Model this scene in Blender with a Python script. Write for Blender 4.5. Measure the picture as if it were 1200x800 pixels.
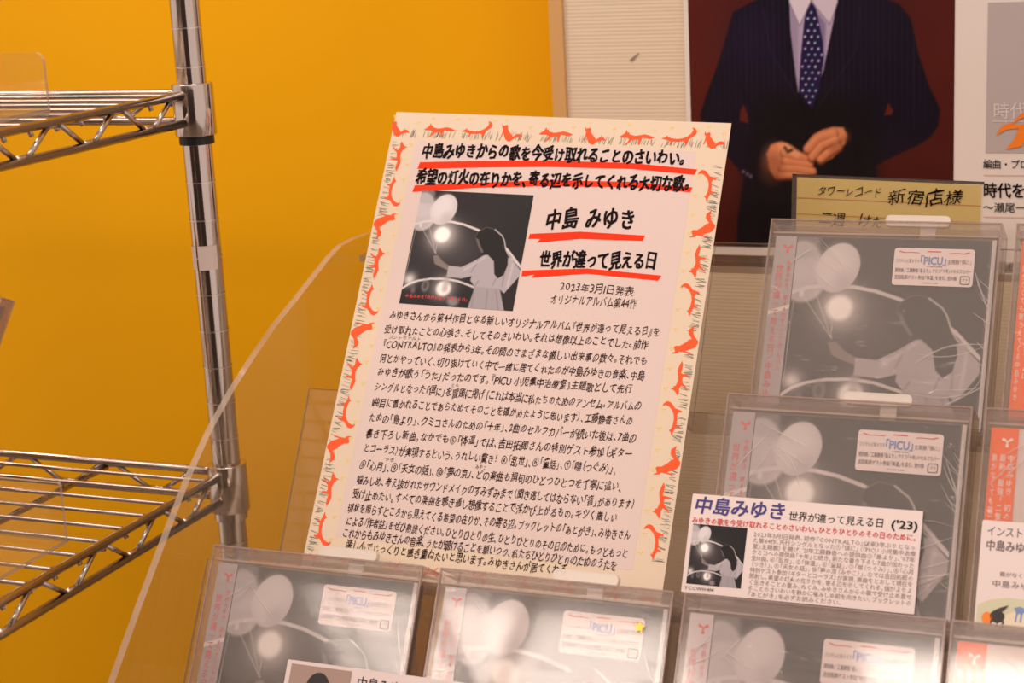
import bpy, bmesh, math, random
import numpy as np
from mathutils import Matrix, Vector
for o in list(bpy.data.objects): bpy.data.objects.remove(o)
SC = bpy.context.scene
COL = SC.collection
random.seed(7)
Z0 = 1.33                      # height of the top display tier above the floor

# ------------------------------------------------------------------ camera
cd = bpy.data.cameras.new('camera'); cam = bpy.data.objects.new('camera', cd); COL.objects.link(cam)
cd.sensor_width = 36; cd.lens = 63.0; cd.clip_start = .02
YAW, PITCH, ROLL = math.radians(23.06), math.atan(508.6/2100), math.radians(2.96)
F = Vector((0, math.cos(PITCH), -math.sin(PITCH))); R0 = Vector((1,0,0)); U0 = Vector((0, math.sin(PITCH), math.cos(PITCH)))
Rv = R0*math.cos(ROLL)-U0*math.sin(ROLL); Uv = U0*math.cos(ROLL)+R0*math.sin(ROLL)
rot = Matrix((Rv, Uv, -F)).transposed()
cam.matrix_world = Matrix.Translation((.2929, -1.1417, .2191+Z0)) @ (Matrix.Rotation(YAW, 3, 'Z') @ rot).to_4x4()
cd.dof.use_dof = True; cd.dof.focus_distance = 1.17; cd.dof.aperture_fstop = 9.0
SC.camera = cam
# ------------------------------------------------------------------ world, lights, exposure
w = bpy.data.worlds.new('world'); SC.world = w; w.use_nodes = True
w.node_tree.nodes['Background'].inputs[0].default_value = (1.0, .80, .70, 1)
w.node_tree.nodes['Background'].inputs[1].default_value = .70
def area(name, loc, sx, sy, power, col=(1,.84,.74), target=None):
    l = bpy.data.lights.new(name, 'AREA'); l.shape = 'RECTANGLE'; l.size = sx; l.size_y = sy; l.energy = power; l.color = col
    o = bpy.data.objects.new(name, l); COL.objects.link(o); o.location = (loc[0], loc[1], loc[2]+Z0)
    if target is not None:
        d = Vector((target[0]-loc[0], target[1]-loc[1], target[2]-loc[2])); o.rotation_euler = d.to_track_quat('-Z','Y').to_euler()
    return o
area('ceiling_light_left', (-1.165, -2.53, 1.27), .84, .60, 15.5)
area('ceiling_light_right', (-.12, -2.40, 1.27), .50, .34, 9)
area('ceiling_light_front', (.35, -.75, 1.27), 1.2, .3, 8)
area('added_wall_light', (-.75, -.25, 1.0), .5, .25, 6.5)  # added unseen lamp that brightens the top of the orange wall
vs = SC.view_settings; vs.view_transform = 'Standard'; vs.look = 'None'; vs.gamma = 1; vs.use_curve_mapping = False; vs.exposure = 0.27
SC.cycles.transparent_max_bounces = 32; SC.cycles.max_bounces = 10; SC.cycles.glossy_bounces = 5
SC.cycles.caustics_reflective = False; SC.cycles.caustics_refractive = False

# ------------------------------------------------------------------ materials
def lin(c):
    return tuple(((x/255)/12.92 if x/255 <= .04045 else ((x/255+.055)/1.055)**2.4) for x in c)
def base(name):
    m = bpy.data.materials.new(name); m.use_nodes = True
    return m, m.node_tree, m.node_tree.nodes['Principled BSDF']
def mat(name, c, rough=.6, metal=0, spec=.5, noise=0, nscale=8, bump=0, bscale=60, coat=0):
    m, nt, p = base(name); c = lin(c)
    p.inputs['Base Color'].default_value = (*c, 1); p.inputs['Roughness'].default_value = rough
    p.inputs['Metallic'].default_value = metal; p.inputs['Specular IOR Level'].default_value = spec
    p.inputs['Coat Weight'].default_value = coat
    tc = nt.nodes.new('ShaderNodeTexCoord')
    if noise:
        n = nt.nodes.new('ShaderNodeTexNoise'); n.inputs['Scale'].default_value = nscale; n.inputs['Detail'].default_value = 3
        r = nt.nodes.new('ShaderNodeMix'); r.data_type = 'RGBA'
        r.inputs[6].default_value = (*[x*(1-noise) for x in c], 1); r.inputs[7].default_value = (*[min(1, x*(1+noise)) for x in c], 1)
        nt.links.new(tc.outputs['Object'], n.inputs['Vector']); nt.links.new(n.outputs['Fac'], r.inputs[0]); nt.links.new(r.outputs[2], p.inputs['Base Color'])
    if bump:
        n = nt.nodes.new('ShaderNodeTexNoise'); n.inputs['Scale'].default_value = bscale
        b = nt.nodes.new('ShaderNodeBump'); b.inputs['Strength'].default_value = bump; b.inputs['Distance'].default_value = .001
        nt.links.new(tc.outputs['Object'], n.inputs['Vector']); nt.links.new(n.outputs['Fac'], b.inputs['Height']); nt.links.new(b.outputs[0], p.inputs['Normal'])
    return m
def clear(name, tint=(245,240,232), haze=.08, hazecol=(225,215,205), rough=.04, ior=1.45, crinkle=0, gl=1.0):
    """clear plastic: see-through body, a little surface haze, fresnel gloss"""
    m, nt, p = base(name); nt.nodes.remove(p); out = nt.nodes['Material Output']; L = nt.links.new; N = nt.nodes.new
    t = N('ShaderNodeBsdfTransparent'); t.inputs[0].default_value = (*lin(tint), 1)
    d = N('ShaderNodeBsdfDiffuse'); d.inputs[0].default_value = (*lin(hazecol), 1)
    m1 = N('ShaderNodeMixShader'); m1.inputs[0].default_value = haze
    L(t.outputs[0], m1.inputs[1]); L(d.outputs[0], m1.inputs[2])
    g = N('ShaderNodeBsdfGlossy'); g.inputs['Roughness'].default_value = rough
    f = N('ShaderNodeFresnel')   # thin sheet: the same fresnel from either side
    ge = N('ShaderNodeNewGeometry'); mi = N('ShaderNodeMix'); mi.inputs[2].default_value = ior; mi.inputs[3].default_value = 1/ior
    L(ge.outputs['Backfacing'], mi.inputs[0]); L(mi.outputs[0], f.inputs['IOR'])
    m2 = N('ShaderNodeMixShader'); L(m1.outputs[0], m2.inputs[1]); L(g.outputs[0], m2.inputs[2])
    mu = N('ShaderNodeMath'); mu.operation = 'MULTIPLY'; mu.inputs[1].default_value = gl; mu.use_clamp = True
    L(f.outputs[0], mu.inputs[0]); L(mu.outputs[0], m2.inputs[0]); L(m2.outputs[0], out.inputs[0])
    if crinkle:
        tc = N('ShaderNodeTexCoord'); oi = N('ShaderNodeObjectInfo')
        ad = N('ShaderNodeVectorMath'); ad.operation = 'MULTIPLY_ADD'; ad.inputs[1].default_value = (1,1,1)
        mv = N('ShaderNodeVectorMath'); mv.operation = 'SCALE'; mv.inputs[0].default_value = (.7,.3,.5)
        L(oi.outputs['Random'], mv.inputs['Scale']); L(tc.outputs['Object'], ad.inputs[0]); L(mv.outputs[0], ad.inputs[2])
        mp = N('ShaderNodeMapping'); mp.inputs['Rotation'].default_value = (0,0,math.radians(-52)); mp.inputs['Scale'].default_value = (16, 95, 10)
        n1 = N('ShaderNodeTexNoise'); n1.inputs['Scale'].default_value = 1; n1.inputs['Detail'].default_value = 1.5; n1.inputs['Distortion'].default_value = .9
        L(ad.outputs[0], mp.inputs[0]); L(mp.outputs[0], n1.inputs['Vector'])
        a = N('ShaderNodeMath'); a.operation = 'SUBTRACT'; a.inputs[1].default_value = .5; L(n1.outputs['Fac'], a.inputs[0])
        b = N('ShaderNodeMath'); b.operation = 'ABSOLUTE'; L(a.outputs[0], b.inputs[0])
        c = N('ShaderNodeMapRange'); c.inputs['From Min'].default_value = 0; c.inputs['From Max'].default_value = .045; c.inputs['To Min'].default_value = 1; c.inputs['To Max'].default_value = 0
        L(b.outputs[0], c.inputs['Value'])
        n2 = N('ShaderNodeTexNoise'); n2.inputs['Scale'].default_value = 14; n2.inputs['Detail'].default_value = 2; L(ad.outputs[0], n2.inputs['Vector'])
        c2 = N('ShaderNodeMapRange'); c2.inputs['From Min'].default_value = .5; c2.inputs['From Max'].default_value = .68; L(n2.outputs['Fac'], c2.inputs['Value'])
        q = N('ShaderNodeMath'); q.operation = 'MULTIPLY'; L(c.outputs[0], q.inputs[0]); L(c2.outputs[0], q.inputs[1])
        q2 = N('ShaderNodeMath'); q2.operation = 'ADD'; L(q.outputs[0], q2.inputs[0])
        n3 = N('ShaderNodeMath'); n3.operation = 'MULTIPLY'; n3.inputs[1].default_value = .6; L(n2.outputs['Fac'], n3.inputs[0]); L(n3.outputs[0], q2.inputs[1])
        bp = N('ShaderNodeBump'); bp.inputs['Strength'].default_value = crinkle; bp.inputs['Distance'].default_value = .0011
        L(q2.outputs[0], bp.inputs['Height']); L(bp.outputs[0], g.inputs['Normal']); L(bp.outputs[0], f.inputs['Normal'])
    return m
def vcol(name, rough=.5, coat=0):
    m, nt, p = base(name); a = nt.nodes.new('ShaderNodeVertexColor'); a.layer_name = 'print'
    nt.links.new(a.outputs[0], p.inputs['Base Color']); p.inputs['Roughness'].default_value = rough; p.inputs['Coat Weight'].default_value = coat; p.inputs['Specular IOR Level'].default_value = .2
    return m
M = dict(
 orange=mat('orange_wall_paint', (234,168,0), .55, noise=.05, nscale=2.5, bump=.15, bscale=180, spec=.15),
 panel=mat('beige_ribbed_board', (224,204,178), .5, noise=.03, nscale=6),
 strip=mat('frame_strip_orange_bounce', (212,165,105), .4),  # beige frame; orange bounce light is put into its tan colour
 floor=mat('floor_vinyl', (120,104,92), .4, noise=.15, nscale=3),
 dark=mat('dark_store_wall', (60,46,40), .8, noise=.1, nscale=2),
 card=mat('pink_white_paper', (215,195,188), .7),
 cream=mat('cream_border_paper', (219,200,176), .7),
 white=mat('white_label_paper', (226,210,206), .45),
 board=mat('white_poster_board', (230,218,210), .5, noise=.02, nscale=5),
 ink=mat('black_marker_ink', (24,12,14), .7, spec=.1),
 brownink=mat('dark_brown_pen_ink', (58,34,32), .7, spec=.1),
 red=mat('red_marker', (250,58,28), .7, spec=.1),
 foxred=mat('fox_red_print', (240,96,54), .7, spec=.1),
 grass=mat('grey_green_grass_print', (150,145,125), .6),
 grassdark=mat('dark_grass_print', (85,85,78), .6),
 flower=mat('yellow_flower_print', (235,205,110), .6),
 purple=mat('purple_print', (58,44,120), .5), labred=mat('red_print', (205,50,50), .5),
 obired=mat('red_obi_print', (225,70,72), .5), greyink=mat('grey_print', (110,95,95), .6),
 blue=mat('slate_blue_print', (118,138,190), .5), whiteink=mat('white_print', (250,238,228), .5),
 orangeobi=mat('orange_obi_paper', (255,108,6), .5, spec=.2),
 silver=mat('silver_obi_film', (170,160,162), .28, metal=.35),
 tray=mat('dark_cd_tray', (60,54,54), .3), jewel=mat('cd_case_spine', (200,190,186), .3),
 yellow=mat('yellow_note_paper', (246,222,136), .7), yline=mat('orange_rule_line', (226,150,80), .7),
 rule=mat('pink_rule_line', (214,160,140), .6), mauve=mat('grey_mauve_print', (186,172,170), .5),
 logo=mat('orange_brush_print', (245,130,30), .5), palewhite=mat('pale_print', (222,212,208), .5),
 chrome=mat('chrome_steel', (205,195,188), .13, metal=1), wire=mat('chrome_wire', (190,176,166), .2, metal=1),
 black=mat('black_plastic', (18,16,16), .45), groove=mat('groove_steel', (232,222,214), .3, metal=1),
 counter=mat('white_laminate', (205,195,185), .4),
 acrylic=clear('clear_acrylic', (253,252,250), .015, (235,228,220), .03),
 acrylic_edge=clear('acrylic_edge', (238,232,224), .42, (205,186,168), .1),
 keeper=clear('clear_case_plastic', (252,250,249), .045, (238,226,216), .07),
 keeper_edge=clear('case_edge_refraction', (238,226,222), .36, (198,178,168), .12),  # look of refraction at the plastic edges is put into this colour
 keeper_bar=clear('case_lock_channel_plastic', (248,243,240), .30, (240,222,210), .14),
 tab=clear('milky_lock_plastic', (250,247,243), .62, (240,230,220), .2),
 film=clear('shrink_wrap_film', (253,252,251), .055, (232,222,212), .10, crinkle=.9, gl=1.0),
 filmclear=clear('plain_wrap_film', (253,252,251), .015, (240,225,215), .10, crinkle=.9),
 crease=clear('shrink_wrap_crease_glint', (252,250,249), .38, (255,250,248), .15, gl=1),  # white haze puts the glints of folded film into the colour
 sleeve=clear('clear_sleeve', (252,250,248), .04, (230,218,206), .12),
 skin=mat('skin_print', (222,178,152), .5), hair=mat('hair_print', (42,32,32), .5), photobg=mat('brown_photo_print', (168,140,130), .5),
bodygrey=mat('light_grey_print', (140,124,120), .6),
 gold=mat('gold_foil', (210,165,70), .3, metal=.8), landscape=mat('pale_green_print', (204,202,170), .5), path=mat('cream_path_print', (228,214,186), .5),
 cover=vcol('cover_photo_print', .45), poster=vcol('poster_photo_print', .4, .15),
)

# ------------------------------------------------------------------ mesh helpers
class MB:
    def __init__(s): s.v=[]; s.f=[]; s.m=[]
    def add(s, vs, fs, mi=0):
        k=len(s.v); s.v += [tuple(v) for v in vs]; s.f += [tuple(i+k for i in f) for f in fs]; s.m += [mi]*len(fs)
    def box(s, x0,x1,y0,y1,z0,z1, mi=0, thin=None, ei=1):
        vs=[(x,y,z) for x in(x0,x1) for y in(y0,y1) for z in(z0,z1)]
        fs=[(0,1,3,2),(4,6,7,5),(0,4,5,1),(2,3,7,6),(0,2,6,4),(1,5,7,3)]; ax=[0,0,1,1,2,2]
        k=len(s.v); s.v+=vs; s.f+=[tuple(i+k for i in f) for f in fs]
        s.m+=[mi if (thin is None or a==thin) else ei for a in ax]
    def tube(s, p, q, r, n=10, mi=0, caps=True):
        p=Vector(p); q=Vector(q); d=(q-p).normalized(); a=d.orthogonal().normalized(); b=d.cross(a)
        vs=[c+(a*math.cos(t)+b*math.sin(t))*r for c in(p,q) for t in [2*math.pi*i/n for i in range(n)]]
        fs=[(i,(i+1)%n,n+(i+1)%n,n+i) for i in range(n)]
        if caps: fs+=[tuple(range(n-1,-1,-1)), tuple(range(n,2*n))]
        s.add(vs,fs,mi)
    def poly(s, pts, z, mi=0): s.add([(x,y,z) for x,y in pts],[tuple(range(len(pts)))],mi)
    def build(s, name, mats, parent=None, smooth=False, bevel=0):
        me=bpy.data.meshes.new(name); me.from_pydata(s.v,[],s.f)
        for m in (mats if isinstance(mats,(list,tuple)) else [mats]): me.materials.append(m)
        me.polygons.foreach_set('material_index', s.m)
        if smooth: me.polygons.foreach_set('use_smooth',[True]*len(s.f))
        me.update(); o=bpy.data.objects.new(name, me); COL.objects.link(o)
        if parent: o.parent=parent
        if bevel:
            b=o.modifiers.new('bevel','BEVEL'); b.width=bevel; b.segments=2; b.limit_method='ANGLE'
        return o
def slab(w, h, r, z0, z1, x=0, y=0, n=5):
    """rounded rectangle x..x+w, y-h..y extruded z0..z1"""
    pts=[]
    for cx,cy,a0 in ((x+w-r,y-r,0),(x+r,y-r,90),(x+r,y-h+r,180),(x+w-r,y-h+r,270)):
        for i in range(n): a=math.radians(a0+90*i/(n-1)); pts.append((cx+r*math.cos(a),cy+r*math.sin(a)))
    return pts
def prism(mb, pts, z0, z1, mi=0, side=None):
    n=len(pts); vs=[(x,y,z0) for x,y in pts]+[(x,y,z1) for x,y in pts]
    mb.add(vs,[tuple(range(n-1,-1,-1)),tuple(range(n,2*n))],mi)
    mb.add(vs,[(i,(i+1)%n,n+(i+1)%n,n+i) for i in range(n)], mi if side is None else side)
def tag(o, label, cat, group=None, kind=None):
    o['label']=label; o['category']=cat
    if group: o['group']=group
    if kind: o['kind']=kind
    return o
def empty(name, mw):
    o=bpy.data.objects.new(name,None); COL.objects.link(o); o.empty_display_size=.02; o.matrix_world=mw; return o
def W(x,y,z): return Matrix.Translation((x,y,z+Z0))

# ------------------------------------------------------------------ glyphs (built-in font, turned to meshes)
fc = bpy.data.curves.new('glyph','FONT'); fo = bpy.data.objects.new('glyph', fc); COL.objects.link(fo)
fc.size=1; fc.fill_mode='FRONT'
GC={}
def glyph(ch, off=0, res=2):
    off=0; k=(ch,off,res)
    if k in GC: return GC[k]
    fc.body=ch; fc.offset=off; fc.resolution_u=res
    bpy.context.view_layer.update()
    ev=fo.evaluated_get(bpy.context.evaluated_depsgraph_get()); me=ev.to_mesh()
    v=np.array([p.co[:2] for p in me.vertices]) if len(me.vertices) else np.zeros((0,2))
    f=[tuple(p.vertices) for p in me.polygons]; ev.to_mesh_clear()
    cjk = ord(ch)>0x2000
    if cjk:
        adv=1.0
        # fallback glyphs keep their own em box; normalise from the reference character later
    else:
        adv=(v[:,0].max()-v[:,0].min()+.10) if len(v) else .35
        if len(v): v=v-np.array([v[:,0].min()-.05,0])
    GC[k]=(v,f,adv,cjk); return GC[k]
_r=glyph('国')[0]; EMX0=float(_r[:,0].min()); EMW=float(_r[:,0].max()-_r[:,0].min())/.84; EMY=float((_r[:,1].max()+_r[:,1].min())/2)
_a=glyph('A')[0]; LAT=float(_a[:,1].max())
def bold(o):
    if o<=0: return [(0,0)]
    if o<=.012: return [(-o*.7,-o*.5),(o*.7,o*.5)]
    return [(-o,-o*.8),(o,-o*.8),(-o,o*.8),(o,o*.8)]
def layout(s, off, res):
    out=[]; x=0
    for ch in s:
        if ch==' ': x+=.35; continue
        if ch=='　': x+=1.0; continue
        v,f,adv,cjk=glyph(ch,off,res)
        if cjk:
            vv=(v-np.array([EMX0-EMW*.08, EMY]))/EMW
            a=1.0
            if ch in '「『（〔': vv=vv-np.array([.42,0]); a=.56
            elif ch in '」』）、。': a=.56
            out.append((vv,f,x,a)); x+=a
        else:
            sc=.74/LAT; vv=v*sc-np.array([0,.37]); out.append((vv,f,x,adv*sc)); x+=adv*sc
    return out,x
def text(name, s, x0,y0,x1,y1, h, m, parent, z, off=0, res=2, hand=0, slant=0, vert=False, label=None):
    """centre line runs (x0,y0)->(x1,y1); h = character height (same unit)"""
    lay,tot=layout(s,off,res); mb=MB()
    dx,dy=x1-x0,y1-y0; ln=math.hypot(dx,dy); ang=math.atan2(dy,dx); sx=ln/tot; ca,sa=math.cos(ang),math.sin(ang)
    for vv,f,x,a in lay:
        if not len(vv): continue
        p=vv-np.array([a/2,0])
        if hand:
            k=random.uniform(1-.10*hand,1+.06*hand); t=random.gauss(0,.05*hand); jy=random.gauss(0,.04*hand)
            ph=random.uniform(0,6); q=p.copy()
            q[:,0]+= .030*hand*np.sin(p[:,1]*7+ph); q[:,1]+= .035*hand*np.sin(p[:,0]*6+ph*1.7)
            q=q*k; q[:,1]+= q[:,0]*(.10*hand)   # strokes rise to the right
            p=np.stack([q[:,0]*math.cos(t)-q[:,1]*math.sin(t), q[:,0]*math.sin(t)+q[:,1]*math.cos(t)+jy],1)
        X=(p[:,0]+a/2+x)*sx + p[:,1]*h*slant; Y=p[:,1]*h
        for q,(ox,oy) in enumerate(bold(off)):
            XX=X+ox*h; YY=Y+oy*h
            mb.add(np.stack([x0+XX*ca-YY*sa, y0+XX*sa+YY*ca, np.full(len(X),z+q*4e-6)],1).tolist(), f)
    o=mb.build(name,m,parent)
    if label: o['label']=label
    return o
def vtext(name, s, x,y0,y1,wd,m,parent,z,off=0,res=1):
    n=len(s); st=(y0-y1)/n; mb=MB()
    for i,ch in enumerate(s):
        if ch in ' 　': continue
        v,f,adv,cjk=glyph(ch,off,res)
        if not len(v): continue
        if cjk: p=(v-np.array([EMX0-EMW*.08+EMW*.5, EMY]))/EMW
        else: p=v*(.74/LAT)-np.array([adv*.74/LAT/2,.37])
        if ch=='ー': p=np.stack([p[:,1],-p[:,0]],1)
        for q,(ox,oy) in enumerate(bold(off)):
            mb.add(np.stack([x+(p[:,0]+ox)*wd, y0-(i+.5)*st+(p[:,1]+oy)*st*.95, np.full(len(p),z+q*4e-6)],1).tolist(), f)
    return mb.build(name,m,parent)

# ------------------------------------------------------------------ painted prints (vertex colours on a fine grid)
class Art:
    def __init__(s,nx,ny,asp,bg):
        s.nx,s.ny,s.asp=nx,ny,asp; x=np.linspace(0,1,nx); y=np.linspace(0,1,ny); s.X,s.Y=np.meshgrid(x,y); s.Ya=s.Y*asp
        s.C=np.zeros((ny,nx,3)); s.C[:]=np.array(bg,float)
    def put(s,mask,c,a=1.0):
        m=(np.clip(mask,0,1)*a)[...,None]; s.C=s.C*(1-m)+(np.array(c,float) if not isinstance(c,np.ndarray) or c.ndim==1 else c)*m
    def ell(s,cx,cy,rx,ry,c,soft=.02,a=1,rot=0):
        dx,dy=s.X-cx,(s.Y-cy)*s.asp; ca,sa=math.cos(rot),math.sin(rot); u,v=dx*ca+dy*sa,-dx*sa+dy*ca
        d=np.sqrt((u/rx)**2+(v/(ry*s.asp))**2); s.put((1-d)/(soft/min(rx,ry))+.5,c,a)
    def halo(s,cx,cy,r,c,a=1):
        d=((s.X-cx)**2+((s.Y-cy)*s.asp)**2)/(r*r); s.put(np.exp(-d),c,a)
    def line(s,pts,wd,c,soft=.004,a=1):
        D=np.full(s.X.shape,9.)
        for (x0,y0),(x1,y1) in zip(pts[:-1],pts[1:]):
            ax,ay,bx,by=x0,y0*s.asp,x1,y1*s.asp; L=(bx-ax)**2+(by-ay)**2+1e-12
            t=np.clip(((s.X-ax)*(bx-ax)+(s.Ya-ay)*(by-ay))/L,0,1); D=np.minimum(D,np.hypot(s.X-ax-t*(bx-ax),s.Ya-ay-t*(by-ay)))
        s.put((wd/2-D)/soft+.5,c,a)
    def sd(s,pts):
        n=len(pts); D=np.full(s.X.shape,9.); ins=np.zeros(s.X.shape,bool)
        for i in range(n):
            (x0,y0),(x1,y1)=pts[i],pts[(i+1)%n]; y0a,y1a=y0*s.asp,y1*s.asp
            L=(x1-x0)**2+(y1a-y0a)**2+1e-12; t=np.clip(((s.X-x0)*(x1-x0)+(s.Ya-y0a)*(y1a-y0a))/L,0,1)
            D=np.minimum(D,np.hypot(s.X-x0-t*(x1-x0),s.Ya-y0a-t*(y1a-y0a)))
            c=((y0>s.Y)!=(y1>s.Y)); xi=(x1-x0)*(s.Y-y0)/((y1-y0) if y1!=y0 else 1e-9)+x0; ins^=(c&(s.X<xi))
        return np.where(ins,D,-D)
    def poly(s,pts,c,soft=.006,a=1): s.put(s.sd(pts)/soft+.5,c,a)
    def mesh(s,name,w,h):
        nx,ny=s.nx,s.ny; xs,ys=np.meshgrid(np.linspace(0,w,nx),np.linspace(0,-h,ny))
        co=np.stack([xs,ys,np.zeros_like(xs)],-1).reshape(-1,3)
        i=np.arange(nx*ny).reshape(ny,nx); q=np.stack([i[1:,:-1],i[1:,1:],i[:-1,1:],i[:-1,:-1]],-1).reshape(-1,4)
        me=bpy.data.meshes.new(name); me.vertices.add(len(co)); me.vertices.foreach_set('co',co.ravel())
        me.loops.add(q.size); me.loops.foreach_set('vertex_index',q.ravel()); me.polygons.add(len(q)); me.polygons.foreach_set('loop_start',np.arange(len(q))*4)
        me.update(calc_edges=True)
        a=me.color_attributes.new('print','FLOAT_COLOR','POINT'); c=s.C/255; l=np.where(c<=.04045,c/12.92,((c+.055)/1.055)**2.4)
        a.data.foreach_set('color',np.concatenate([l.reshape(-1,3),np.ones((nx*ny,1))],1).ravel()); return me
def cover_art():
    A=Art(190,190,1.0,(30,27,29))
    def T(pts): return [((x-270+130*(y-25)/665)/655,(y-25)/672) for x,y in pts]
    wh=(236,228,226)
    A.poly(T([(245,0),(350,0),(352,110),(300,230),(200,260)]),(120,114,116),.03)
    A.halo(.15,.55,.35,(66,60,62),.5); A.halo(.62,.12,.25,(36,32,34),.6); A.halo(.45,.5,.22,(84,76,78),.55)
    A.ell(.06,.24,.115,.125,(176,168,170),.02,1,.4); A.poly(T([(245,90),(330,150),(320,190),(270,225),(225,235)]),(190,182,184),.02)
    A.ell(.035,.13,.1,.11,(196,190,192),.02,.8)
    A.line(T([(215,240),(245,225),(290,212),(340,204),(450,206),(520,218),(600,245),(690,292),(770,352),(850,455)]),.020,(206,198,198))
    A.line(T([(150,614),(200,580),(250,560),(320,545),(400,540),(480,548),(560,572),(620,600)]),.018,(200,192,192))
    A.halo(.262,.385,.13,(255,248,244),.85); A.ell(.262,.385,.066,.066,(255,250,248),.03)
    A.ell(.232,.165,.112,.14,(205,198,200),.008,1,.35); A.ell(.215,.145,.085,.11,(222,216,217),.06,.8,.35); A.ell(.27,.24,.05,.05,(188,180,183),.06,.6)
    A.halo(.05,.79,.06,(235,228,226),.9); A.halo(.365,.845,.10,(240,234,232),.7); A.ell(.365,.85,.062,.062,(246,240,238),.03)
    A.line(T([(418,540),(405,600)]),.05,(170,162,162),.03,.7); A.ell(.2,.835,.032,.05,(150,144,144),.02,.8); A.ell(.2,.835,.02,.032,(60,56,58),.02,.8)
    A.ell(.47,.955,.05,.04,(170,164,164),.03,.7); A.ell(.1,.88,.02,.03,(120,114,114),.02,.7)
    for a in ([(265,238),(350,392)],[(312,228),(352,395)],[(362,320),(352,400)],[(232,268),(170,560)]): A.line(T(a),.004,(205,200,200),.004,.85)
    A.ell(*T([(264,236)])[0],.013,.02,(210,204,204),.008)
    A.poly(T([(338,410),(365,405),(395,440),(432,462),(428,492),(370,468),(345,455)]),(128,116,112),.01)
    cloth=(172,163,168)
    A.poly(T([(640,385),(705,378),(790,398),(852,478),(745,602),(722,580),(580,578),(553,540),(560,515),(500,532),(415,525),(428,462),(500,466),(570,430)]),cloth,.006)
    A.poly(T([(580,572),(722,576),(748,718),(535,702)]),(160,152,156),.008)
    A.poly(T([(745,600),(850,482),(852,520),(750,640)]),(48,44,46),.01,.0)
    for a in ([(600,540),(575,575),(560,690)],[(650,590),(640,700)],[(700,590),(712,700)],[(600,420),(560,490)],[(760,430),(735,560)],[(680,560),(700,520)]): A.line(T(a),.010,(128,119,124),.012,.6)
    for a in ([(640,400),(570,448),(520,480)],[(800,430),(765,560)]): A.line(T(a),.016,(205,197,200),.016,.6)
    A.poly(T([(583,285),(600,258),(650,226),(700,235),(745,275),(755,330),(772,380),(768,440),(745,495),(712,518),(692,495),(690,420),(655,385),(632,388),(612,362),(600,325)]),(26,22,24),.008)
    A.poly(T([(585,290),(604,300),(612,330),(632,372),(618,376),(602,345),(594,318)]),(120,112,110),.006,.8)
    A.line(T([(585,288),(600,256),(650,226),(700,236)]),.006,(105,96,96),.006,.8)
    A.line(T([(700,238),(740,272),(752,300),(760,350),(775,382),(850,455)]),.010,(215,208,206),.008,.9)
    A.poly(T([(853,480),(960,420),(960,740),(750,720),(748,604)]),(34,30,32),.008,.9)
    return A
COVER=cover_art()
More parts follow.
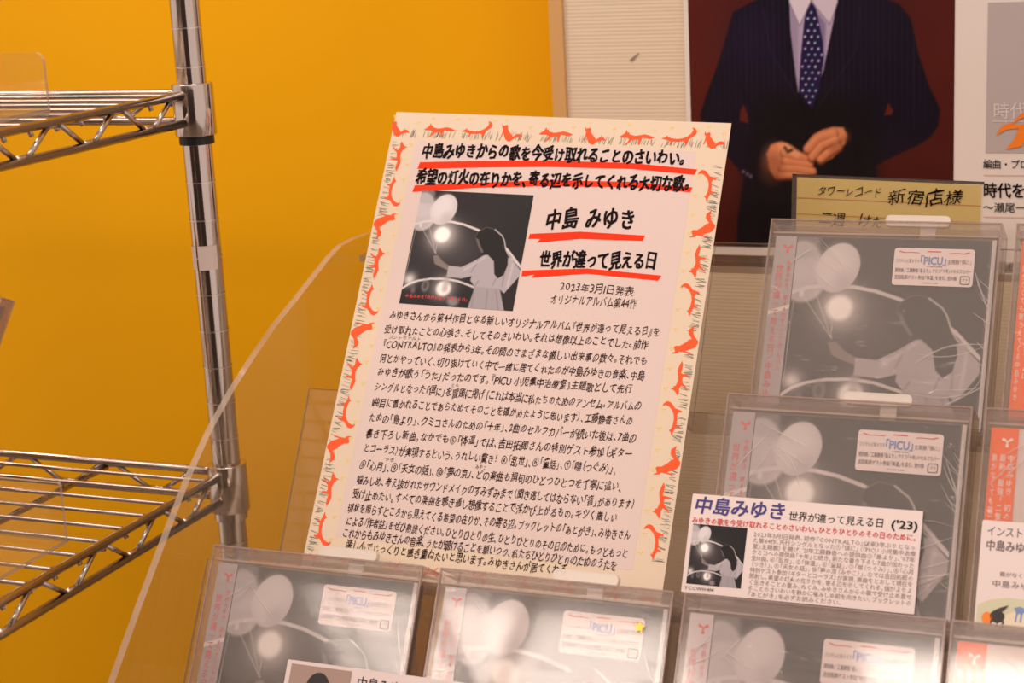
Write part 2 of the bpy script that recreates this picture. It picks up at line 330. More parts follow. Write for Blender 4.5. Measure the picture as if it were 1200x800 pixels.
def man_art():
    A=Art(250,300,1.0,(82,26,20)); A.asp=.248/.2005; A.Ya=A.Y*A.asp
    def T(pts):   # crop pixels -> poster fractions
        r=[]
        for x,y in pts:
            px,py=800+x/3.078,y/3.078
            X=-.1157+(px-806)*.000641-py*.0000135; Zz=.1432-.0055*(px-806)/313-py*.000655
            r.append(((X+.1157)/.2005,(.2006-Zz)/.248))
        return r
    A.put(np.clip((A.Y-.45)*1.2,0,.7),(52,14,12)); A.put(np.clip((.2-A.X)*2,0,.4),(96,34,26))
    suit=(20,13,28)
    A.poly(T([(190,40),(260,5),(395,-60),(570,-60),(720,-15),(790,12),(830,60),(860,180),(900,290),(940,370),(935,430),(905,470),(860,500),(760,550),(720,572),(722,640),(715,800),(700,1000),(200,1000),(205,800),(230,630),(170,562),(90,482),(62,411),(90,330),(130,230),(165,120)]),suit,.008)
    S=A.sd(T([(190,40),(260,5),(395,-60),(570,-60),(720,-15),(790,12),(830,60),(860,180),(900,290),(930,400),(720,560),(230,600),(70,411),(130,230)]))
    st=(np.sin(A.X*2*math.pi*46)>.80)*1.0
    A.put(st*np.clip(S/.01,0,1)*np.clip((.72-A.Y)*4,0,1),(50,36,70),.35)
    A.halo(.25,.35,.12,(40,26,62),.5); A.halo(.68,.30,.16,(38,24,44),.35)
    A.poly(T([(310,330),(500,340),(720,330),(720,1000),(220,1000),(240,600)]),(14,10,14),.08,.75)
    A.line(T([(395,-10),(405,120),(430,330),(470,420),(480,1000)]),.012,(10,7,14),.012,.9); A.line(T([(570,-10),(520,260),(480,400)]),.012,(10,7,14),.012,.9)
    A.line(T([(300,30),(330,180),(430,340)]),.005,(52,38,70),.008,.5); A.line(T([(650,20),(640,170),(500,380)]),.005,(52,38,60),.008,.4)
    A.line(T([(215,300),(330,500)]),.01,(12,8,20),.02,.6); A.line(T([(780,380),(620,460)]),.01,(12,8,20),.02,.6)
    for p in ([(228,368),(243,400),(246,436),(214,428),(216,392)],[(758,352),(776,378),(772,392),(744,397)]): A.poly(T(p),(88,30,24),.006)
    A.poly(T([(390,-80),(398,5),(402,100),(412,180),(432,320),(480,330),(522,250),(560,60),(575,-80)]),(176,158,184),.006)
    A.poly(T([(400,0),(430,60),(432,318),(420,250),(404,110)]),(150,132,160),.01,.7)
    A.poly(T([(475,8),(530,80),(526,240),(500,120)]),(120,104,140),.01,.8)
    A.poly(T([(458,-2),(480,-2),(495,30),(520,140),(524,200),(510,310),(485,378),(458,350),(434,318),(440,200),(452,70),(460,30)]),(34,24,66),.006)
    random.seed(3)
    for r in range(17):
        for c in range(4):
            x=440+c*24+(r%2)*12+r*.6; y=20+r*21
            if A_in(x,y): A.ell(*T([(x,y)])[0],.0042,.0035,random.choice([(150,185,190),(180,170,210),(205,200,215)]),.004)
    A.poly(T([(396,-80),(398,8),(435,88),(476,2),(470,-80)]),(216,202,212),.006); A.poly(T([(474,-80),(478,2),(545,82),(572,6),(575,-80)]),(206,190,204),.006)
    A.line(T([(398,8),(435,88),(476,2),(545,82),(572,6)]),.004,(128,110,134),.005,.8)
    A.poly(T([(380,-160),(590,-160),(560,-70),(480,0),(400,-70)]),(176,112,80),.01)
    sk=(204,122,82); dk=(118,58,36); hi=(232,158,112)
    A.poly(T([(316,545),(330,512),(352,501),(390,503),(412,520),(420,545),(404,600),(380,632),(350,634),(326,600)]),sk,.01)
    for a,wd in (([(385,535),(430,548),(474,552)],.040),([(385,565),(430,572),(476,576)],.034),([(375,592),(430,592),(488,600)],.034),([(365,618),(420,616),(468,622)],.030)):
        A.line(T([(x,y+7) for x,y in a]),wd,dk,.010,.9); A.line(T(a),wd*.78,sk,.010); A.line(T([(x,y-4) for x,y in a]),wd*.25,hi,.012,.5)
    A.line(T([(370,512),(400,522),(428,540)]),.03,hi,.012,.8); A.line(T([(384,520),(395,534),(408,528)]),.012,(40,20,18),.008,.8)
    A.ell(*T([(345,560)])[0],.05,.05,hi,.03,.3); A.ell(*T([(335,600)])[0],.05,.05,dk,.03,.4)
    A.poly(T([(612,468),(598,441),(560,440),(520,452),(484,474),(462,506),(458,528),(470,530),(478,556),(510,560),(530,566),(560,552),(580,530),(606,500)]),sk,.01)
    for a,wd in (([(560,460),(505,480),(468,520)],.040),([(570,485),(520,505),(484,548)],.036),([(580,508),(545,530),(515,556)],.032)):
        A.line(T([(x+3,y+8) for x,y in a]),wd,dk,.010,.85); A.line(T(a),wd*.8,sk,.010); A.line(T([(x-2,y-4) for x,y in a]),wd*.28,hi,.012,.6)
    A.ell(*T([(585,470)])[0],.035,.022,hi,.02,.3); A.line(T([(560,515),(590,495),(610,480)]),.02,dk,.03,.5)
    for p in ((228,612),(243,620),(256,628)): A.ell(*T([p])[0],.007,.006,(92,82,100),.005,.9)
    return A
def A_in(x,y):
    # inside the tie outline
    L=[(0,458),(30,460),(70,452),(200,440),(318,434),(378,480)]; Rr=[(0,480),(30,495),(140,520),(200,524),(310,510),(378,486)]
    f=lambda T,y:float(np.interp(y,[a for a,_ in T],[b for _,b in T]))
    return f(L,y)+5<x<f(Rr,y)-5

# ================================================================== the room
def struct(o): o['kind']='structure'; return o
mb=MB(); mb.box(-3.2,1.6,.27,.37,-Z0,1.5); struct(mb.build('wall_back',M['orange'])).location.z=Z0
mb=MB(); mb.box(-3.2,3,-4.5,.37,-Z0-.1,-Z0); struct(mb.build('floor',M['floor'])).location.z=Z0
mb=MB(); mb.box(-3.2,3,-4.6,-4.5,-Z0,1.5); struct(mb.build('wall_front',M['dark'])).location.z=Z0
# ribbed white board standing proud of the orange wall
mb=MB(); x0,x1=-.2195,1.6; zz=-.75; P=.0029
prof=[]
while zz<.75: prof+=[(.20012,zz),(.2000,zz+P*.2),(.2000,zz+P*.7),(.20012,zz+P*.95)]; zz+=P
vs=[(x0,h,z) for h,z in prof]+[(x1,h,z) for h,z in prof]; n=len(prof)
mb.add(vs,[(i,n+i,n+i+1,i+1) for i in range(n-1)]); mb.box(x0,x1,.2015,.27,-Z0,.75)
struct(mb.build('wall_right',M['panel'])).location.z=Z0
mb=MB(); mb.box(-.2312,-.2196,.197,.27,-Z0,1.0); struct(mb.build('trim_1',M['strip'],bevel=.0006)).location.z=Z0
# small scuffs on the ribbed board
mb=MB(); mb.add([(-.166,.1995,.098),(-.1585,.1995,.1035),(-.1575,.1995,.1032),(-.164,.1995,.0965)],[(0,1,2,3)])
mb.add([(-.045,.1995,-.079),(-.040,.1995,-.0775),(-.0385,.1995,-.0805),(-.043,.1995,-.0815)],[(0,1,2,3)])
o=mb.build('scuff_mark',mat('scuff_grime',(150,128,108),.7),bpy.data.objects['wall_right'])

# ---- poster board
pst=empty('music_poster', W(-.1195,.1952,.2)); pst.rotation_euler=(math.radians(90),0,0)
tag(pst,'large white poster board with photo of a suited person on dark red, behind the note','poster')
mb=MB(); mb.box(0,.52,-.2544,0,-.003,0); mb.build('backing_board',M['board'],pst)
A=man_art(); me=A.mesh('portrait_photo',.2005,.2474); me.materials.append(M['poster']); o=bpy.data.objects.new('portrait_photo',me); COL.objects.link(o); o.parent=pst; o.location=(.0038,0,.0003)
def pc(x,z): return x+.1195, z-.2
mb=MB(); a=pc(.1082,.1352); b=pc(.1077,.027); mb.poly([(a[0],a[1]),(b[0],b[1]),(.50,b[1]),(.50,a[1])],.0003); mb.build('grey_print_square',M['mauve'],pst)
x,y=pc(.1125,.0575); text('title_lettering','時代を',x,y,x+.036,y,.0125,M['palewhite'],pst,.0006,res=2)
mb=MB(); x,y=pc(.112,.0503); mb.poly([(x,y),(x,y-.0006),(x+.05,y-.0006),(x+.05,y)],.0006); mb.build('title_rule',M['palewhite'],pst)
mb=MB(); X,Y=pc(.1152,.0465)
mb.poly([(X,Y-.0065),(X+.0015,Y-.003),(X+.005,Y+.001),(X+.010,Y+.0025),(X+.016,Y+.001),(X+.022,Y-.003),(X+.014,Y-.0015),(X+.007,Y-.0025)],.0009)
mb.poly([(X+.007,Y-.017),(X+.013,Y-.009),(X+.0165,Y+.001),(X+.023,Y+.003),(X+.022,Y-.006),(X+.018,Y-.0145)],.0010)
mb.poly([(X+.010,Y+.001),(X+.018,Y+.006),(X+.036,Y+.019),(X+.037,Y+.021),(X+.017,Y+.009)],.0011)
mb.build('orange_brush_mark',M['logo'],pst)
x,y=pc(.1060,.0186); text('credit_line','編曲・プロデュース',x,y,x+.0585,y,.0072,M['ink'],pst,.0005,off=.012)
x,y=pc(.1062,-.0008); text('heading_line','時代を創った名曲たち',x,y,x+.101,y,.0118,M['ink'],pst,.0005,off=.018)
x,y=pc(.1064,-.0135); text('byline','～瀬尾一三',x,y,x+.0385,y,.0078,M['ink'],pst,.0005,off=.008)
for z in (.0108,-.0202):
    x,y=pc(.1066,z); mb=MB(); mb.poly([(x,y),(x,y-.0005),(x+.3,y-.0005),(x+.3,y)],.0005); mb.build('pink_rule',M['rule'],pst)

# ================================================================== acrylic stepped display
A30=math.radians(29.97)
def tier(x,v,n):   # frame whose x runs along the tier, y up the leaning face, z out of it
    U=Vector((0,math.sin(A30),math.cos(A30))); Nn=Vector((0,-math.cos(A30),math.sin(A30)))
    R=Matrix(((1,U.x,Nn.x),(0,U.y,Nn.y),(0,U.z,Nn.z))).to_4x4()
    p=Vector((x,0,0))+U*v+Nn*n
    return Matrix.Translation((p.x,p.y,p.z+Z0)) @ R
DV,DN=-.1318,.0478
dsp=empty('display_stand', tier(0,0,0)); tag(dsp,'clear acrylic stepped display stand holding the cased discs','display stand')
AC=[M['acrylic'],M['acrylic_edge']]
xr=.62
for j,xl in ((0,-.05),(1,-.3165),(2,-.343),(3,-.343)):
    n0=DN*j-.0335; v0=DV*j+.0045
    mb=MB(); mb.box(xl,xr,v0-.1345,v0,n0,n0+.003,thin=2); o=mb.build('tier_back',AC,dsp)
    mb=MB(); mb.box(xl,xr,DV*(j+1)+.0016,DV*(j+1)+.0041,n0+.003,n0+DN,thin=1); mb.build('tier_ledge',AC,dsp)
mb=MB(); 
# side panel outline in (h,z): traced profile of the curved acrylic end
prof=[(.118,-.030),(.105,-.0245),(.085,-.0225),(.060,-.0222),(.039,-.0235),(.020,-.029),(-.005,-.0385),(-.033,-.049),(-.066,-.061),(-.098,-.0755),(-.130,-.0915),(-.162,-.111),(-.192,-.1345),(-.221,-.161),(-.261,-.199),(-.295,-.233),(-.36,-.30),(-.40,-.36),(-.40,-.46),(.118,-.46)]
ca,sa=math.cos(A30),math.sin(A30)
tp=[(h*sa+z*ca, -h*ca+z*sa) for h,z in prof]; n=len(tp)
for xa,xb in ((-.3505,-.3455),(xr,xr+.005)):
    mb=MB(); vs=[(xa,y,z) for y,z in tp]+[(xb,y,z) for y,z in tp]
    mb.add(vs,[tuple(range(n)),tuple(range(2*n-1,n-1,-1))],0); mb.add(vs,[(i,(i+1)%n,n+(i+1)%n,n+i) for i in range(n)],1)
    mb.build('side_panel',AC,dsp)
# flat top shelf of the stand
inv=tier(0,0,0).inverted()
def wbox(mb,x0,x1,h0,h1,z0,z1,**k):
    t=MB(); t.box(x0,x1,h0,h1,z0,z1,**k); mb.v_=0
    k0=len(mb.v); mb.v+=[tuple(inv@Vector((a,b,c+Z0))) for a,b,c in t.v]; mb.f+=[tuple(i+k0 for i in f) for f in t.f]; mb.m+=t.m
mb=MB(); wbox(mb,-.3455,xr,.066,.1055,-.041,-.036,thin=2)
mb.build('top_shelf',[clear('polished_acrylic_top',(240,228,216),.10,(190,165,140),.02,ior=2.1,gl=1.6),M['acrylic_edge']],dsp)
mb=MB(); wbox(mb,-.3455,xr,.1055,.1085,-.46,-.036,thin=1); mb.build('rear_panel',AC,dsp)
# counter that carries the stand
ct=empty('display_counter', W(0,-.14,-Z0)); tag(ct,'pale laminate counter under the clear display stand','counter')
mb=MB(); mb.box(-.345,.9,-.30,.32,.83,.868); mb.build('countertop',M['counter'],ct,bevel=.002)
mb=MB(); mb.box(-.32,.88,-.26,.30,0,.83); mb.build('cabinet_body',M['counter'],ct)

# ================================================================== discs and security cases
random.seed(11)
def cover_mesh(): 
    me=COVER.mesh('cover_print',.1235,.1235); me.materials.append(M['cover']); return me
CM=cover_mesh()
def linkm(name,me,parent,loc=(0,0,0)):
    o=bpy.data.objects.new(name,me); COL.objects.link(o); o.parent=parent; o.location=loc; return o
def y_mark(mb,cx,cy,s,z):
    for a in (150,30,-90):
        t=math.radians(a); d=(math.cos(t),math.sin(t)); p=(-d[1],d[0])
        mb.poly([(cx+p[0]*s*.10,cy+p[1]*s*.10),(cx+d[0]*s*.9+p[0]*s*.30,cy+d[1]*s*.9+p[1]*s*.30),(cx+d[0]*s*1.05,cy+d[1]*s*1.05),(cx+d[0]*s*.9-p[0]*s*.30,cy+d[1]*s*.9-p[1]*s*.30),(cx-p[0]*s*.10,cy-p[1]*s*.10)],z)
def make_cd(label, mw, kind='cover'):
    r=empty('music_disc', mw); tag(r,label,'compact disc','balloon-cover discs' if kind=='cover' else 'orange-banded discs')
    mb=MB(); mb.box(0,.142,-.1245,0,-.0104,-.0016); mb.build('jewel_case',M['tray'] if kind=='cover' else M['jewel'],r,bevel=.0005)
    mb=MB(); mb.box(.1395,.142,-.1245,0,-.0015,-.0002); mb.build('case_edge',M['jewel'],r)
    if kind=='cover':
        linkm('cover_print',CM,r,(.0145,-.0005,-.0010))
        t=text('cover_lettering','中島みゆき「世界が違って見える日」',.022,-.1185,.090,-.1185,.0036,M['obired'],r,-.0007,res=1)
    else:
        mb=MB(); mb.box(.0145,.1385,-.1240,-.0005,-.0014,-.0010); mb.build('cover_print',M['white'],r)
    ow=.0142 if kind=='cover' else .0158
    mb=MB(); mb.box(.0002,ow,-.1195,-.0003,-.0012,-.0004); ob=mb.build('obi_strip',M['silver'] if kind=='cover' else M['orangeobi'],r)
    im=M['obired'] if kind=='cover' else M['whiteink']
    mb=MB(); y_mark(mb,ow*.62,-.0085,.0034,-.0002); mb.build('maker_mark',im,ob)
    if kind=='cover':
        mb=MB(); mb.poly([(.0002,-.052),(ow,-.047),(ow,-.0498),(.0002,-.0548)],-.0003); mb.build('ring_print',M['palewhite'],ob)
        vtext('obi_lettering','世界が違って見える日／中島みゆき',ow*.34,-.020,-.1165,.0052,im,ob,-.0002,off=.012)
        vtext('obi_small_lettering','中島みゆき　第44作オリジナルアルバム',ow*.76,-.017,-.092,.0035,im,ob,-.0002)
    else:
        vtext('obi_lettering','中島みゆき　初のインスト・ベスト',ow*.80,-.016,-.094,.0042,im,ob,-.0002,off=.01)
        vtext('obi_lettering','最新・最強「二隻の舟」ホームに',ow*.50,-.016,-.090,.0036,im,ob,-.0002,off=.01)
        vtext('obi_lettering','歌がなくても聴こえてくる中島みゆき',ow*.20,-.016,-.104,.0030,im,ob,-.0002)
    if kind=='cover':
        s=empty_child('sticker',r,(.0790,-.0070,.0011))
        # built as one rounded paper mesh; its print are sub-parts
    return r
def empty_child(name,parent,loc):
    mb=MB(); prism(mb,slab(.0505,.0250,.002,0,0),-.0001,.0001); o=mb.build(name,M['white'],parent); o.location=loc
    z=.0003
    mb=MB(); 
    for sx in(1,-1):
        X=lambda t:.02525+sx*(t-.02525)
        pts=[(X(.0025),-.0022),(X(.006),-.0034),(X(.011),-.0030),(X(.016),-.0033),(X(.016),-.0029),(X(.011),-.0026),(X(.0065),-.0029),(X(.004),-.0020)]
        mb.poly(pts if sx>0 else pts[::-1],z)
    mb.poly([(.021,-.0024),(.0295,-.0024),(.0295,-.0018),(.021,-.0018)],z)
    mb.build('ribbon_print',M['labred'],o)
    text('sticker_line','フジテレビ系ドラマ',.0013,-.0088,.0165,-.0088,.0029,M['greyink'],o,z,res=1)
    text('sticker_title','「PICU」',.0160,-.0082,.0340,-.0082,.0068,M['blue'],o,z,off=.025,res=2)
    text('sticker_line','主題歌「倶に」',.0338,-.0088,.0492,-.0088,.0032,M['greyink'],o,z,res=1)
    text('sticker_line','小児集中治療室',.021,-.0122,.031,-.0122,.0012,M['greyink'],o,z,res=1)
    text('sticker_line','提供曲／工藤静香「島より」、クミコ「十年」のセルフカバー',.0014,-.0150,.0490,-.0150,.0031,M['greyink'],o,z,off=.012,res=1)
    text('sticker_line','吉田拓郎ゲスト参加「体温」を含む、全10曲',.0014,-.0197,.0405,-.0197,.0031,M['greyink'],o,z,off=.012,res=1)
    text('sticker_line','YCCW-10414',.019,-.0232,.029,-.0232,.0014,M['greyink'],o,z,res=1)
    mb=MB(); q=slab(.0062,.0058,.0012,0,0,x=.0425,y=-.0178); q2=slab(.0050,.0046,.0009,0,0,x=.0431,y=-.0184)
    n=len(q); vs=[(a,b,z) for a,b in q]+[(a,b,z) for a,b in q2]; mb.add(vs,[(i,(i+1)%n,n+(i+1)%n,n+i) for i in range(n)]); mb.build('recycling_mark',M['greyink'],o)
    text('recycling_lettering','プラ',.0437,-.0207,.0476,-.0207,.0024,M['greyink'],o,z,res=1)
    return o
def film(r, seed, fm='film'):
    mb=MB(); nx=2; mb.poly([(-.0003,-.1248),(.1423,-.1248),(.1423,.0003),(-.0003,.0003)],.0007); f=mb.build('shrink_wrap',M[fm],r)
    # creases: thin raised film pleats from the corners, whitened to imitate glints
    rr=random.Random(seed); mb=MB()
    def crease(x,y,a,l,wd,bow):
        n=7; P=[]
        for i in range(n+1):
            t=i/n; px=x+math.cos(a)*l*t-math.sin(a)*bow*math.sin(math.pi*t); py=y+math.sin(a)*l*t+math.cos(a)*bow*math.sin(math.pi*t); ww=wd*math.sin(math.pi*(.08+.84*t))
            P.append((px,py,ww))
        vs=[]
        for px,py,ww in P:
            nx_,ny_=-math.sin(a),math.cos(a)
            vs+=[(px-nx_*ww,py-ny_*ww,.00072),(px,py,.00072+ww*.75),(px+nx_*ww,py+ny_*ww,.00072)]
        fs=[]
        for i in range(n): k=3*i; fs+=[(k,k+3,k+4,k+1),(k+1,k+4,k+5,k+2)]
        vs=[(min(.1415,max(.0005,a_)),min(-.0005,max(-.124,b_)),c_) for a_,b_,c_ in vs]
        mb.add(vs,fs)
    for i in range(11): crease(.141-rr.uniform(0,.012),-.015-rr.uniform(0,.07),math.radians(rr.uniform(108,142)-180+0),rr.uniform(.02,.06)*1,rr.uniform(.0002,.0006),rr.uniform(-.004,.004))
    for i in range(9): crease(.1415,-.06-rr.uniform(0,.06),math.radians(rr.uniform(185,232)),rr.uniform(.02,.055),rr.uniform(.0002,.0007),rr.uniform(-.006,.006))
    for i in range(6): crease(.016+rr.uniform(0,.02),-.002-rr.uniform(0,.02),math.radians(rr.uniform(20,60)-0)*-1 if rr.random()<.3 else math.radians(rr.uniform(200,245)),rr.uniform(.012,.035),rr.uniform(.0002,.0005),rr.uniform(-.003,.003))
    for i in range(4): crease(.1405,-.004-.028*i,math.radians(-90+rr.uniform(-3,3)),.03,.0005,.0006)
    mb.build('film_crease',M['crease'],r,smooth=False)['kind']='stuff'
def make_case(label, mw, tabx=.066):
    r=empty('security_case', mw); tag(r,label,'security case','clear security cases on the display')
    x0,x1,y0,y1,z0,z1=-.0037,.1450,-.1272,.0105,-.0270,.0030; t=.0013
    K=[M['keeper'],M['keeper_edge']]
    mb=MB(); mb.box(x0,x1,y0,y1,z1-t,z1,thin=2); mb.build('front_window',K,r,bevel=.0003)
    mb=MB(); mb.box(x0,x1,y0,y1,z0,z0+t,thin=2); mb.build('back_plate',K,r)
    for a in ((x0,x0+t),(x1-t,x1)):
        mb=MB(); mb.box(a[0],a[1],y0+t,y1-t,z0+t,z1-t,thin=0); mb.build('side_wall',K,r)
    mb=MB(); mb.box(x0,x1,y1-t,y1,z0+t,z1-t,thin=1); mb.build('top_wall',K,r)
    mb=MB(); mb.box(x0,x1,y0,y0+t,z0+t,z1-t,thin=1); mb.build('bottom_wall',K,r)
    # strips round front and back; edge refraction put into their colour
    for nm,za,zb in (('front_rim',z1,z1+.0006),('back_rim',z0-.0004,z0)):
        mb=MB(); e=.0009
        mb.box(x0,x1,y1-e,y1,za,zb); mb.box(x0,x1,y0,y0+e,za,zb); mb.box(x0,x0+e,y0+e,y1-e,za,zb); mb.box(x1-e,x1,y0+e,y1-e,za,zb)
        mb.build(nm,M['keeper_edge'],r)
    mb=MB(); mb.box(x0+.002,x1-.002,.0012,.0024,z0+.002,z1-.002); mb.build('lock_channel',M['keeper_bar'],r)
    mb=MB(); mb.box(x0+.002,x1-.002,.0060,.0066,z0+.002,z1-.0018); mb.build('channel_rib',M['keeper'],r)
    mb=MB(); mb.box(.1431,.1436,y0+.002,.001,z0+.002,z1-.002,thin=0); mb.build('inner_rail',[M['keeper'],M['keeper_edge']],r)
    if tabx is None: return r
    mb=MB(); prism(mb,slab(.0415,.0075,.003,0,0,x=tabx,y=.0182),-.0120,-.0070); tb=mb.build('lock_tab',M['tab'],r,bevel=.0006)
    mb=MB(); mb.box(tabx+.0225,tabx+.0325,-.0,.0105,-.0105,-.0090); mb.build('lock_stem',M['tab'],tb)
    return r
slots=[('K1',0,0,.0003,.0695),('K2',0,1,-.0012,.066),('A',-1,2,-.3147,.0660),('B',-1,2,-.1542,.0655),('C',0,2,.0012,None),('R0',1,0,.1577,.066),('R1',1,1,.1548,.066),('R2',1,2,.1526,None)]
names={'K1':('balloon-cover disc with silver band, topmost, below the yellow note','clear security case holding the topmost balloon disc below the yellow note'),
'K2':('balloon-cover disc partly hidden behind the printed label with purple title','clear security case with the purple-titled label across its front'),
'A':('balloon-cover disc at the lower left beside the orange wall','clear security case at the lower left, left end of the front row'),
'B':('balloon-cover disc washed out by white glare, below the handwritten sign','clear security case with strong white glare and a gold star, below the handwritten sign'),
'C':('balloon-cover disc in the front row, below the disc with the purple-titled label','clear security case in the front row below the one with the purple-titled label'),
'R0':('orange-banded disc cut by the right edge, beside the topmost balloon disc','clear security case at right edge of the top row'),
'R1':('orange-banded disc behind the small label with a painted landscape','clear security case at right edge behind the landscape label'),
'R2':('orange-banded disc at the bottom right corner of the picture','clear security case at the bottom right corner')}
for i,(nm,c,j,x,tx) in enumerate(slots):
    mw=tier(x, DV*j-.0003, DN*j)
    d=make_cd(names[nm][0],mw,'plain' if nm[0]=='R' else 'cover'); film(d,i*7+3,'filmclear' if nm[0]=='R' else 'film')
    k=make_case(names[nm][1],mw,tx)
    if nm=='B':
        mb=MB(); pts=[]
        for q in range(10): a=math.pi/2+q*math.pi/5; rr=.0038 if q%2==0 else .0017; pts.append((.1275+rr*math.cos(a),-.0125+rr*math.sin(a)))
        prism(mb,pts,.0037,.0042); mb.build('gold_star',M['gold'],k)

# ---- printed label across the middle case
lw,lh=.1398,.0605
lb=empty('description_card', tier(-.0190,-.1868,.0478+.0040) @ Matrix.Rotation(math.radians(.2),4,'Z'))
tag(lb,'small white printed card with purple title and red subtitle on the middle case','card')
mb=MB(); prism(mb,slab(lw,lh,.0008,0,0),0,.0004); mb.build('paper',M['white'],lb)
z=.0006
def lt(nm,s,u0,u1,v,h,m,**k): return text(nm,s,u0*lw,-v*lh,u1*lw,-v*lh,h*lh,M[m],lb,z,**k)
lt('title_lettering','中島みゆき',.015,.425,.115,.185,'purple',off=.022,slant=.12)
lt('subtitle_lettering','世界が違って見える日',.435,.845,.150,.098,'ink',off=.008,slant=.05)
lt('year_lettering',"('23)",.872,.985,.150,.105,'ink',off=.03)
lt('red_lettering','みゆきの歌を今受け取れることのさいわい。ひとりひとりのその日のために。',.010,.985,.268,.072,'labred',off=.014,res=1)
body=['2023年3月1日発表。前作『CONTRALTO』以来3年ぶりとなっ','た第44作。先行シングルとなった①「倶に」（『PICU 小児集中治療','室』主題歌）を掲げ、\'21年工藤静香への提供曲②「島より」、\'07年','クミコへの提供曲「十年」と続き、新たな書き下ろし7曲が加わった','全10曲。④「乱世」、⑤「体温」、⑥「童話」、⑦「噤（つぐみ）」、⑧「心月','（つき）」、⑨「天女の話」、⑩「夢の京（みやこ）」。⑤では吉田拓郎の','特別ゲスト参加（ギターとコーラス）が実現。楽曲をとおして現在を','照射し、希望の灯火の在りかを、寄る辺を示してくれる。個がよりよ','く生きることの重み、ぬくみ、みゆきさんからの歌で受け止め直せ','ることのさいわいを静かに噛みしめ前を向きたい。ブックレットの','『あとがき』を必ずお読みください。']
for i,s in enumerate(body):
    lt('body_line',s,.292,.985 if i<10 else .70,.362+i*.0595,.056,'bodygrey',res=1)
lt('code_lettering','YCCW10414',.012,.145,.955,.045,'ink',res=1)
me=COVER.mesh('small_photo',.0340,.0368); me.materials.append(M['cover']); linkm('photo_print',me,lb,(.0026,-.0185,.0005))

# ---- label on the lower-left case
lb2=empty('name_card', tier(-.2499,-.3198,.1000) @ Matrix.Rotation(math.radians(-.3),4,'Z')); tag(lb2,'white name card with a small portrait photo, taped low on the lower-left case','card')
mb=MB(); prism(mb,slab(.138,.060,.0008,0,0),0,.0004); mb.build('paper',M['white'],lb2)
mb=MB(); mb.poly([(.0032,-.0022),(.0032,-.050),(.0452,-.050),(.0452,-.0022)],.0006); ph=mb.build('portrait_print',M['photobg'],lb2)
mb=MB(); c=(.0238,-.0165)
mb.poly([(c[0]+.0085*math.cos(a),c[1]+.0110*math.sin(a)) for a in [2*math.pi*i/20 for i in range(20)]],.0008); mb.build('hair_print',M['hair'],ph)
mb=MB(); mb.poly([(c[0]-.0005+.0058*math.cos(a),c[1]-.0045+.0080*math.sin(a)) for a in [2*math.pi*i/20 for i in range(20)]],.0010); mb.build('face_print',M['skin'],ph)
mb=MB()
for k in range(4): mb.poly([(c[0]-.0062+k*.0032,c[1]+.0045),(c[0]-.0066+k*.0032,c[1]-.0030),(c[0]-.0040+k*.0032,c[1]+.0045)],.0012)
mb.build('fringe_print',M['hair'],ph)
text('name_lettering','中島みゆき　ライブ',.0495,-.0090,.1165,-.0090,.0092,M['ink'],lb2,.0006,off=.008)

# ---- label on the right case
lb3=empty('landscape_card', tier(.1548,-.1885,.0478+.0040)); tag(lb3,'pale card with painted figures in a green landscape on the right case','card')
mb=MB(); prism(mb,slab(.100,.0635,.0008,0,0),0,.0004); mb.build('paper',M['white'],lb3)
text('name_lettering','インストゥルメンタル',.0030,-.0062,.0540,-.0062,.0062,M['greyink'],lb3,.0006,off=.006)
text('name_lettering','中島みゆき・ベスト',.0030,-.0145,.0520,-.0145,.0066,M['greyink'],lb3,.0006,off=.014)
text('small_lettering','歌がなくても聴こえる',.0120,-.0305,.0450,-.0305,.0030,M['greyink'],lb3,.0006,res=1)
text('small_lettering','中島みゆき',.0080,-.0362,.0340,-.0362,.0044,M['greyink'],lb3,.0006,res=1)
mb=MB(); mb.poly([(.0012,-.062),(.0012,-.0490),(.008,-.0455),(.018,-.0435),(.030,-.0440),(.045,-.0425),(.070,-.0440),(.099,-.042),(.099,-.062)],.0006); ls=mb.build('landscape_print',M['landscape'],lb3)
mb=MB(); mb.poly([(.004,-.062),(.016,-.054),(.026,-.049),(.031,-.0455),(.036,-.0455),(.034,-.050),(.044,-.056),(.060,-.062)],.0008); mb.build('path_print',M['path'],ls)
mb=MB(); mb.poly([(.007+.0030*math.cos(a),-.0560+.0034*math.sin(a)) for a in [i*.52 for i in range(12)]],.0010); mb.build('orange_figure_print',M['logo'],ls)
mb=MB(); mb.poly([(.0125+.0042*math.cos(a),-.0548+.0036*math.sin(a)) for a in [i*.52 for i in range(12)]],.0010); mb.poly([(.010,-.052),(.013,-.0500),(.0185,-.0478),(.0155,-.0515)],.0011)
for xx in (.009,.0125,.0155): mb.poly([(xx,-.057),(xx-.0004,-.0607),(xx+.0005,-.0607),(xx+.0010,-.057)],.0011)
mb.build('black_figure_print',M['hair'],ls)
mb=MB(); mb.poly([(.0215,-.0490),(.0245,-.0480),(.0285,-.0492),(.0262,-.0520),(.0228,-.0520)],.0010); mb.poly([(.0228,-.052),(.0222,-.0568),(.0230,-.0568),(.0238,-.052)],.001); mb.poly([(.0252,-.052),(.0250,-.0568),(.0258,-.0568),(.0262,-.052)],.001); mb.build('blue_figure_print',M['blue'],ls)
mb=MB(); mb.poly([(.034,-.049),(.0335,-.057),(.042,-.057),(.041,-.047)],.0010); mb.build('orange_roof_print',M['logo'],ls)

